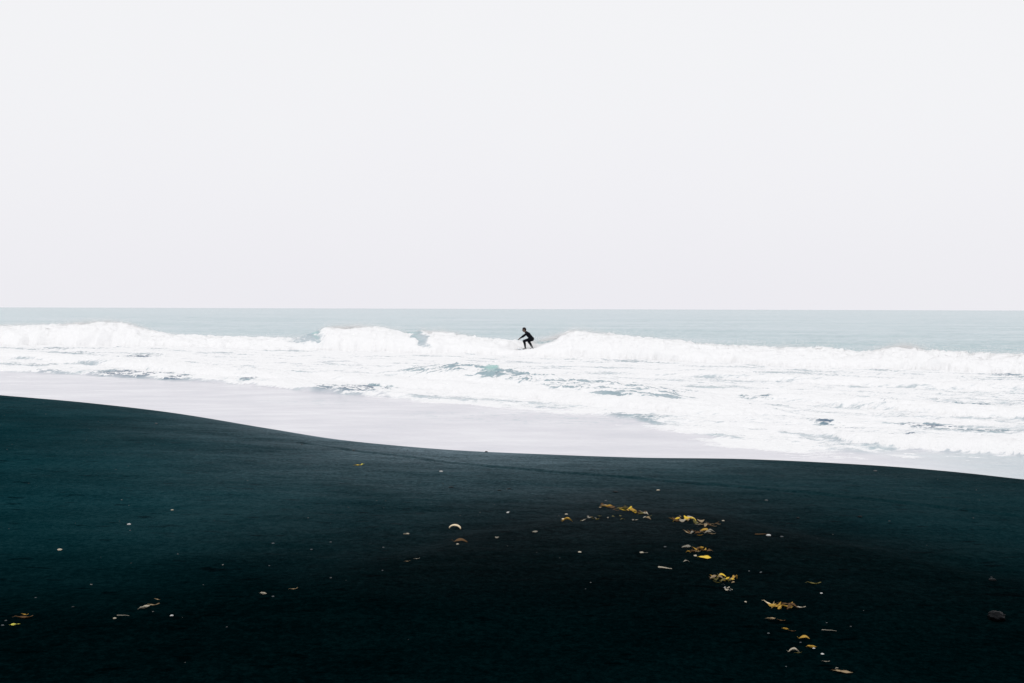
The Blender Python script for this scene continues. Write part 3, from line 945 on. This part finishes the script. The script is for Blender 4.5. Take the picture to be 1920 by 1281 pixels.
def crescent_mesh(rs):
    """curved shard: an arched strip standing on its two ends, hollow below"""
    bm = bmesh.new()
    n = 16
    rings = []
    for i in range(n + 1):
        t = i / n; a = math.pi * (.08 + .84 * t)
        w = .17 * math.sin(math.pi * (t * .9 + .05)) ** .7 + .015
        cx, cz = -.5 * math.cos(a), .36 * math.sin(a)
        ring = []
        for yy, dz in ((-w, -.05), (-w * .6, .03), (0, .06), (w * .6, .03), (w, -.05), (w * .5, -.03), (0, -.01), (-w * .5, -.03)):
            ring.append(bm.verts.new((cx * (1 + dz * .5), yy + .10 * math.sin(a), cz + dz)))
        rings.append(ring)
    for r0, r1 in zip(rings, rings[1:]):
        for j in range(8): bm.faces.new((r0[j], r0[(j + 1) % 8], r1[(j + 1) % 8], r1[j]))
    bm.faces.new(rings[0]); bm.faces.new(rings[-1][::-1])
    bmesh.ops.recalc_face_normals(bm, faces=bm.faces)
    for f in bm.faces: f.smooth = True
    zmin = min(v.co.z for v in bm.verts)
    for v in bm.verts: v.co.z -= zmin
    me = bpy.data.meshes.new('shard'); bm.to_mesh(me); bm.free()
    return me

def twig_mesh(rs, branches=1, thick=.035):
    bm = bmesh.new()
    p = Vector((-.5, 0, thick)); d = Vector((1, 0, 0))
    n = 5
    for i in range(n):
        d = (d + Vector((0, rs.uniform(-.3, .3), rs.uniform(-.08, .10)))).normalized()
        q = p + d / n
        q.z = max(q.z, thick * .9)
        cone_between(bm, p, q, thick * (1 - .13 * i), thick * (1 - .13 * (i + 1)), 7)
        if branches and i in (2, 3) and rs.random() < .7:
            cone_between(bm, q, q + Vector((.13, rs.choice((-1, 1)) * .12, .03)), thick * .5, thick * .25, 6)
        p = q
    for f in bm.faces: f.smooth = True
    me = bpy.data.meshes.new('twig'); bm.to_mesh(me); bm.free()
    return me

rs = random.Random(11)
LIB = {}
def lib():
    LIB['leaf'] = [leaf_mesh(rs, .25, .25, .36) for _ in range(3)]
    LIB['broad'] = [leaf_mesh(rs, .12, .12, .52) for _ in range(2)]
    LIB['curl'] = [leaf_mesh(rs, .45, .6, .34), leaf_mesh(rs, -.9, -.5, .36), leaf_mesh(rs, .3, .9, .30), leaf_mesh(rs, -.6, .5, .38)]
    LIB['slim'] = [leaf_mesh(rs, .4, .5, .16) for _ in range(3)]
    LIB['scrap'] = [leaf_mesh(rs, c_, f_, .42, False) for c_, f_ in ((.4, .6), (-.5, .3), (.2, -.7), (-.3, -.5))]
    LIB['stone'] = [stone_mesh(rs, .6, .3) for _ in range(4)]
    LIB['shell'] = [shell_mesh(rs)]
    LIB['rock'] = [stone_mesh(rs, .62, .75, 4)]
    LIB['crescent'] = [crescent_mesh(rs)]
    LIB['twig'] = [twig_mesh(rs) for _ in range(3)]
    LIB['stick'] = [twig_mesh(rs, 0, .06) for _ in range(2)]
NAMES = {'leaf': ('fallen_leaf', 'leaf'), 'broad': ('fallen_leaf', 'leaf'), 'curl': ('curled_leaf', 'leaf'), 'slim': ('narrow_leaf', 'leaf'), 'scrap': ('leaf_scrap', 'leaf scrap'),
         'stone': ('pebble', 'pebble'), 'rock': ('rock', 'rock'), 'shell': ('shell', 'shell'), 'crescent': ('curved_shell_shard', 'shell shard'), 'twig': ('twig', 'twig'), 'stick': ('stick', 'stick')}
mesh_cache = {}
def place(kind, px, py, wpx, mat, rz, label, group=None, tilt=(0, 0), lift=0.0, variant=None, zs=1.0, name=None, cat=None):
    """a piece of wrack lying on the sand; wpx is its width in photo pixels"""
    x, y, z = on_sand(px, py)
    if kind == 'stone': wpx *= .74; zs *= .8
    size = wpx * math.hypot(x, y) / FPX
    k = variant if variant is not None else rs.randrange(len(LIB[kind]))
    k %= len(LIB[kind])
    key = (kind, k, mat)
    if key not in mesh_cache:
        me = LIB[kind][k].copy(); me.materials.clear(); me.materials.append(MATS[mat]); mesh_cache[key] = me
    nm, ct = NAMES[kind]
    o = bpy.data.objects.new(name or nm, mesh_cache[key]); col.objects.link(o)
    o.location = (x, y, z + lift - .001)
    o.scale = (size, size, size * zs)
    o.rotation_euler = (R(tilt[0]), R(tilt[1]), R(rz))
    tag(o, label, cat or ct, group)
    return o

def build_wrack():
    wrack_mats(); lib()
    P = place
    # --- single pieces one can point at
    P('leaf', 671, 873, 13, 'yellow', 10, 'small yellow leaf lying alone on the grey sand nearest the surf', variant=0)
    P('scrap', 680, 872, 9, 'lime', 60, 'tiny lime scrap touching the lone yellow leaf near the surf', variant=1)
    P('stone', 827, 885, 8, 'white', 0, 'white pebble on open sand below the surf edge, left of centre', variant=0)
    P('crescent', 853, 992, 24, 'cream', -14, 'cream arched shell shard standing on the sand left of centre', variant=0)
    P('curl', 864, 1017, 26, 'brown', -6, 'arched brown leaf just below the cream shell shard', variant=1, zs=.8)
    P('stone', 858, 1021, 7, 'pale', 0, 'pale chip beside the arched brown leaf under the shell shard', variant=2)
    P('shell', 952, 961, 8, 'white', 70, 'small white shell alone between shell shard and wrack heap', variant=0)
    P('stone', 242, 984, 8, 'white', 0, 'white pebble upper left on the dark sand', variant=1)
    P('stone', 244, 995, 4, 'grey', 0, 'tiny grey pebble under the upper left white pebble', variant=2)
    P('stone', 112, 1032, 10, 'pale', 0, 'pale oval pebble at far left of the dark sand', variant=3)
    P('stone', 323, 957, 6, 'pale', 0, 'small pale pebble above and right of the white left pebble', variant=0)
    P('stone', 67, 1121, 4, 'grey', 0, 'tiny grey pebble above the lime leaf at far left', variant=1)
    P('broad', 29, 1171, 15, 'lime', 20, 'lime yellow leaf at the left edge of the beach', variant=0)
    P('slim', 45, 1160, 30, 'brown', 4, 'brown narrow leaf lying just above the lime leaf at left', variant=0)
    P('slim', 47, 1153, 14, 'ochre', -15, 'small ochre leaf topping the brown narrow leaf at left', variant=1)
    P('stone', 11, 1164, 5, 'grey', 0, 'grey pebble at the left picture edge beside the lime leaf', variant=2)
    P('stone', 5, 1173, 6, 'grey', 20, 'lowest grey pebble at the left picture edge', variant=3)
    P('stone', 215, 1160, 7, 'pale', 0, 'pale pebble at the left end of a thin bent twig', variant=0)
    P('twig', 232, 1155, 24, 'wood', -8, 'thin bent twig on dark sand left of the bone-coloured leaf', variant=0)
    P('curl', 272, 1141, 20, 'pale', 48, 'cream curled leaf with the largest outline at lower left', variant=0)
    P('slim', 288, 1135, 20, 'tan', 14, 'tan narrow leaf reaching right from the cream curled leaf', variant=2)
    P('slim', 295, 1125, 13, 'tan', -25, 'small tan leaf above the cream curled leaf at lower left', variant=0)
    P('stone', 322, 1155, 8, 'white', 0, 'white pebble below and right of the cream curled leaf', variant=2)
    P('curl', 494, 1114, 14, 'pale', -20, 'pale curled leaf, left one of the pair at lower centre left', variant=2)
    P('stone', 512, 1119, 6, 'grey', 0, 'grey pebble between the pale curled leaf and the slanting tan leaf', variant=0)
    P('slim', 551, 1105, 15, 'tan', 25, 'tan narrow leaf slanting up right, lower centre left', variant=1)
    P('stone', 505, 1061, 4, 'grey', 0, 'tiny grey pebble above the pale curled leaf at lower centre left', variant=1)
    P('stone', 512, 1019, 7, 'grey', 0, 'flat grey pebble left of centre on the damp sand', variant=3, zs=.5)
    P('scrap', 762, 1003, 12, 'pale', 10, 'pale scrap left of the cream shell shard', variant=0)
    P('slim', 764, 1053, 10, 'tan', 12, 'small tan leaf, left of the two below the pale scrap', variant=0)
    P('slim', 782, 1048, 11, 'wood', 18, 'bleached leaf sliver right of the small tan leaf below the pale scrap', variant=1)
    P('stone', 717, 1070, 4, 'grey', 0, 'tiny grey pebble below the two leaf slivers left of centre', variant=0)
    P('stone', 719, 1027, 5, 'grey', 0, 'small grey pebble below left of the pale scrap', variant=1)
    P('stone', 584, 1031, 6, 'grey', 0, 'grey pebble on damp sand, far left of the shell shard', variant=2)
    P('stone', 620, 1017, 5, 'grey', 0, 'small grey chip right of the damp-sand grey pebble', variant=0)
    P('scrap', 932, 1009, 8, 'wood', 0, 'bleached scrap right of the arched brown leaf', variant=2)
    P('scrap', 1003, 998, 12, 'wood', 25, 'bleached scrap at left foot of the wrack heap', variant=3)
    P('stone', 1062, 965, 7, 'pale', 0, 'pale pebble above the orange-brown leaf left of the wrack heap', variant=1)
    P('curl', 1064, 978, 19, 'ochre', -8, 'orange-brown leaf with pale tip at left of the wrack heap', variant=3)
    P('stone', 1056, 974, 7, 'cream', 0, 'cream chip on the left tip of the orange-brown leaf', variant=0)
    P('stone', 1087, 1036, 8, 'pale', 0, 'pale pebble alone on black sand below the wrack heap', variant=3)
    P('stone', 1203, 1037, 9, 'pale', 0, 'pale pebble with a thin tail left of the bright yellow leaf', variant=0)
    P('twig', 1209, 1036, 12, 'wood', 6, 'short twig touching the pale pebble left of the bright yellow leaf', variant=1)
    P('stick', 1248, 1065, 25, 'pale', -5, 'pale straight stick on black sand below the yellow leaf clump', variant=0)
    P('broad', 1322, 1048, 22, 'yellow', -18, 'bright yellow leaf, the largest yellow one on the beach', variant=1, tilt=(14, 0), lift=.008)
    P('shell', 1303, 1042, 8, 'pale', 85, 'pale upright chip left of the bright yellow leaf', variant=0)
    P('scrap', 1287, 1054, 12, 'wood', 0, 'bleached scrap below left of the bright yellow leaf', variant=1)
    P('stone', 1247, 1026, 6, 'grey', 0, 'grey pebble above left of the bright yellow leaf', variant=0)
    P('stone', 1441, 1005, 11, 'white', -20, 'white pebble on dark sand right of the wrack heaps', variant=2)
    P('twig', 1430, 1003, 26, 'brown', -10, 'dark twig lying behind the white pebble right of the wrack heaps', variant=2)
    P('stone', 1466, 1007, 7, 'grey', 0, 'grey pebble right of the white pebble and dark twig', variant=1)
    P('stone', 1437, 939, 7, 'grey', 0, 'grey pebble on damp sand up right of the wrack heaps', variant=3)
    P('stone', 1356, 977, 6, 'pale', 0, 'pale pebble at right end of the upper wrack heap', variant=1)
    P('stone', 1427, 1073, 5, 'grey', 0, 'grey pebble right of the lower yellow weed clump', variant=2)
    P('slim', 1527, 1095, 24, 'olive', -6, 'olive narrow leaf alone above the orange leaf clump', variant=2)
    P('stone', 1540, 1113, 6, 'white', 0, 'white pebble below the lone olive narrow leaf', variant=0)
    P('stone', 1398, 1129, 6, 'pale', 80, 'pale pebble left of the orange leaf clump', variant=1)
    P('stone', 1426, 1074, 4, 'grey', 0, 'faint grey chip above the orange leaf clump', variant=3)
    P('twig', 1555, 1183, 25, 'wood', -18, 'thin straight twig right of the trail of leaves', variant=0)
    P('stone', 1550, 1168, 4, 'grey', 0, 'tiny grey pebble above the thin straight twig', variant=0)
    P('curl', 1508, 1198, 19, 'ochre', -6, 'orange-brown curled leaf in the trail below the orange clump', variant=1)
    P('stone', 1501, 1205, 5, 'grey', 0, 'grey pebble under the orange-brown curled leaf in the trail', variant=2)
    P('curl', 1522, 1214, 16, 'ochre', -15, 'small ochre curled leaf below the orange-brown one in the trail', variant=2)
    P('stone', 1526, 1216, 6, 'white', 0, 'white chip on the small ochre curled leaf in the trail', variant=1)
    P('curl', 1489, 1223, 20, 'pale', -12, 'pale curled leaf left in the trail near the lower picture edge', variant=3)
    P('slim', 1497, 1225, 12, 'olive', 10, 'olive leaf tip right of the pale curled leaf near lower edge', variant=0)
    P('stone', 1542, 1227, 8, 'white', 60, 'white oval pebble at the right side of the leaf trail', variant=3)
    P('slim', 1549, 1241, 13, 'wood', -4, 'bleached sliver below the white oval pebble in the trail', variant=1)
    P('leaf', 1583, 1262, 30, 'tan', -22, 'tan leaf, the lowest in the picture', variant=2)
    P('slim', 1572, 1259, 20, 'brown', -10, 'brown narrow leaf tucked under the lowest tan leaf', variant=2)
    P('scrap', 1569, 1254, 8, 'wood', 30, 'bleached scrap above the lowest tan leaf', variant=0)
    P('stone', 1474, 1250, 4, 'grey', 0, 'tiny grey pebble left of the lowest tan leaf', variant=1)
    P('curl', 1446, 1162, 16, 'tan', -6, 'tan curled leaf below left of the orange clump', variant=0)
    P('slim', 1465, 1164, 14, 'brown', -28, 'brown sliver right of the tan curled leaf below the orange clump', variant=1)
    P('curl', 1473, 1180, 11, 'ochre', -30, 'small ochre leaf at top of the leaf trail', variant=2)
    P('slim', 1486, 1184, 12, 'brown', -8, 'brown leaf right of the small ochre leaf topping the trail', variant=0)
    P('stone', 1441, 1188, 6, 'grey', 0, 'grey pebble left of the leaf trail', variant=0)
    P('rock', 1869, 1162, 26, 'dark', -6, 'dark grey rock lying alone at lower right', variant=0, zs=.85)
    P('stone', 1861, 1089, 14, 'dark', 0, 'small dark stone above the lone rock at lower right', variant=1)
    P('stone', 1612, 970, 9, 'dark', 0, 'dark pebble on damp sand at right, far above the rock', variant=0)
    P('stone', 1496, 972, 7, 'dark', 0, 'dark pebble up right of the white pebble and twig', variant=3)
    P('stone', 846, 914, 12, 'dark', 0, 'flat dark stone on grey sand below the white pebble', variant=1, zs=.5)
    P('stone', 936, 920, 9, 'dark', 0, 'dark pebble, left of two right of the flat dark stone', variant=2, zs=.6)
    P('stone', 955, 917, 9, 'dark', 0, 'dark pebble, right of two right of the flat dark stone', variant=0, zs=.6)
    P('stone', 1154, 923, 12, 'dark', 0, 'dark pebble on damp sand just above the main wrack heap', variant=3, zs=.6)
    P('stone', 1234, 920, 8, 'pale', 0, 'pale pebble on damp sand above the gap between wrack heaps', variant=2)
    P('stone', 1136, 940, 7, 'grey', 0, 'grey pebble touching the top of the main wrack heap', variant=1)
    P('stone', 912, 848, 7, 'dark', 0, 'dark pebble on the sand rim against the pale wash', variant=1)
    P('stone', 949, 847, 8, 'brown', 0, 'brown pebble right on the sand rim at the pale wash', variant=2)
    P('stone', 663, 845, 6, 'grey', 0, 'grey pebble above the lone yellow leaf', variant=1)
    P('stone', 1641, 884, 8, 'grey', 0, 'grey pebble on the sand rim at right', variant=0)
    P('stone', 566, 834, 5, 'grey', 0, 'grey pebble on the sand rim left of the lone yellow leaf', variant=2)
    P('stone', 293, 795, 6, 'grey', 0, 'grey pebble on the upper left sand rim', variant=3)
    # --- heaps: scraps nobody could tell apart share a label
    ORD = ['leftmost', 'second', 'third', 'fourth', 'fifth', 'sixth', 'seventh', 'eighth', 'ninth', 'tenth', 'eleventh', 'twelfth',
           'thirteenth', 'fourteenth', 'fifteenth', 'sixteenth', 'seventeenth', 'eighteenth']
    LOOK = {'ochre': 'ochre', 'brown': 'dark brown', 'tan': 'tan', 'pale': 'bleached', 'olive': 'olive', 'yellow': 'yellow', 'wood': 'grey-brown', 'grey': 'grey', 'white': 'white'}
    KIND = {'scrap': 'leaf scrap', 'curl': 'curled leaf', 'slim': 'narrow leaf', 'leaf': 'leaf', 'stone': 'pebble'}
    def heap(where, group, cx, cy, hw, hh, n, kinds, mats, smin, smax, slope=0.0):
        for k in range(n):
            t = -1 + 2 * (k + rs.uniform(.1, .9)) / n
            px = cx + t * hw
            py = cy + slope * t * hw + rs.gauss(0, .45) * hh
            kd, mt = rs.choice(kinds), rs.choice(mats)
            which = ('leftmost' if k == 0 else 'rightmost' if k == n - 1 else ORD[k] + ' from left')
            P(kd, px, py, rs.uniform(smin, smax), mt, rs.uniform(-70, 70), '%s %s, %s in %s' % (LOOK[mt], KIND[kd], which, where), group,
              (rs.uniform(-28, 28), rs.uniform(-18, 18)), rs.uniform(0, .010))
    mixk = ['scrap', 'curl', 'slim', 'scrap']
    heap("the main wrack heap's left part", 'main wrack heap, upper left', 1141, 953, 16, 5, 12, mixk, ['ochre', 'brown', 'brown', 'tan', 'yellow'], 7, 15, .25)
    heap("the main wrack heap's middle", 'main wrack heap, middle', 1176, 957, 16, 7, 16, mixk, ['ochre', 'brown', 'ochre', 'olive', 'yellow'], 7, 16, .2)
    heap("the main wrack heap's right end", 'main wrack heap, right end', 1207, 966, 12, 6, 11, mixk, ['pale', 'brown', 'tan', 'olive'], 6, 13, .5)
    heap("the loose patch left of the main wrack heap", 'loose patch left of the heap', 1105, 973, 17, 6, 9, ['scrap', 'slim'], ['olive', 'pale', 'tan', 'wood'], 5, 10, -.1)
    heap("the scatter under the main wrack heap", 'scraps under the main heap', 1160, 972, 40, 6, 7, ['scrap', 'slim'], ['wood', 'pale', 'olive'], 5, 10, .1)
    heap("the heap right of the main one", 'second wrack heap', 1280, 975, 19, 6, 15, mixk, ['ochre', 'pale', 'brown', 'yellow', 'tan'], 8, 16, .05)
    heap("the thin row beside the second heap", 'thin row under the second heap', 1326, 985, 22, 5, 13, ['slim', 'scrap', 'slim'], ['tan', 'brown', 'olive', 'wood'], 8, 18, .05)
    heap("the lower row under the second heap", 'low row above the yellow leaf', 1312, 1000, 26, 4, 12, ['slim', 'slim', 'curl'], ['tan', 'brown', 'wood', 'ochre'], 9, 20, -.05)
    heap("the arc above the bright yellow leaf", 'arc above the yellow leaf', 1308, 1034, 24, 4, 13, ['curl', 'slim', 'scrap'], ['tan', 'brown', 'wood', 'ochre'], 9, 19, .02)
    heap("the clump below the bright yellow leaf", 'tangled clump under the yellow leaf', 1355, 1088, 24, 6, 18, ['slim', 'curl', 'scrap'], ['ochre', 'olive', 'brown', 'yellow', 'tan'], 9, 20, .12)
    heap("the chips below the yellow-brown clump", 'chips at the clump foot', 1364, 1105, 8, 8, 7, ['stone', 'scrap'], ['pale', 'grey', 'white'], 5, 9, .3)
    heap("the orange clump at lower right", 'orange leaf clump', 1466, 1139, 22, 4, 12, ['curl', 'slim', 'leaf', 'scrap'], ['ochre', 'ochre', 'brown', 'tan'], 12, 26, .1)
    P('slim', 1442, 1137, 26, 'cream', -50, 'cream pointed leaf at left end of the orange leaf clump', variant=0, lift=.006, tilt=(0, 12))
    P('slim', 1500, 1141, 20, 'pale', -14, 'pale pointed leaf at right end of the orange leaf clump', variant=1, lift=.004)
    # --- shell grit and tiny chips strewn over the sand: nobody could count it
    rng = np.random.default_rng(5)
    V, F = [], []
    base = bmesh.new(); bmesh.ops.create_icosphere(base, subdivisions=1, radius=.5)
    bv = np.array([v.co[:] for v in base.verts]); bf = [[v.index for v in f.verts] for f in base.faces]; base.free()
    n = 240
    gx = rng.uniform(-11, 8, n * 6); gy = rng.uniform(2.6, 22, n * 6)
    ok = (gy < crest_y(gx) - .15) & (np.abs(gx) < .62 * gy + .6)
    gx, gy = gx[ok][:n], gy[ok][:n]
    gz = sand_z(gx, gy)
    for k in range(len(gx)):
        s = rng.uniform(.004, .011) * (1 + .03 * gy[k])
        p = bv * np.array([s * rng.uniform(.8, 1.6), s, s * .5]) + rng.normal(0, s * .07, bv.shape)
        a = rng.uniform(0, 6.28); ca, sa = math.cos(a), math.sin(a)
        p = np.stack([p[:, 0] * ca - p[:, 1] * sa, p[:, 0] * sa + p[:, 1] * ca, p[:, 2]], 1) + np.array([gx[k], gy[k], gz[k] + s * .1])
        o = len(V) * len(bv)
        V.append(p); F += [[i + o for i in f] for f in bf]
    me = bpy.data.meshes.new('shell_grit'); me.from_pydata(np.concatenate(V).tolist(), [], F); me.update()
    m = NT('shell_grit')
    b = m.bsdf((.1, .1, .1), .7, .2)
    m.l(m.ramp(m.noise(4, 2, .5), [(.35, (.02, .022, .024)), (.55, (.07, .075, .075)), (.75, (.20, .195, .18))]), b.inputs['Base Color'])
    m.l(b.outputs[0], m.out.inputs['Surface'])
    g = link('shell_grit', me, m.m)
    tag(g, 'tiny shell chips and grit strewn over the dark sand', 'grit', None, 'stuff')

build_sea()
build_beach()
build_spray()
build_board()
build_surfer()
build_wrack()
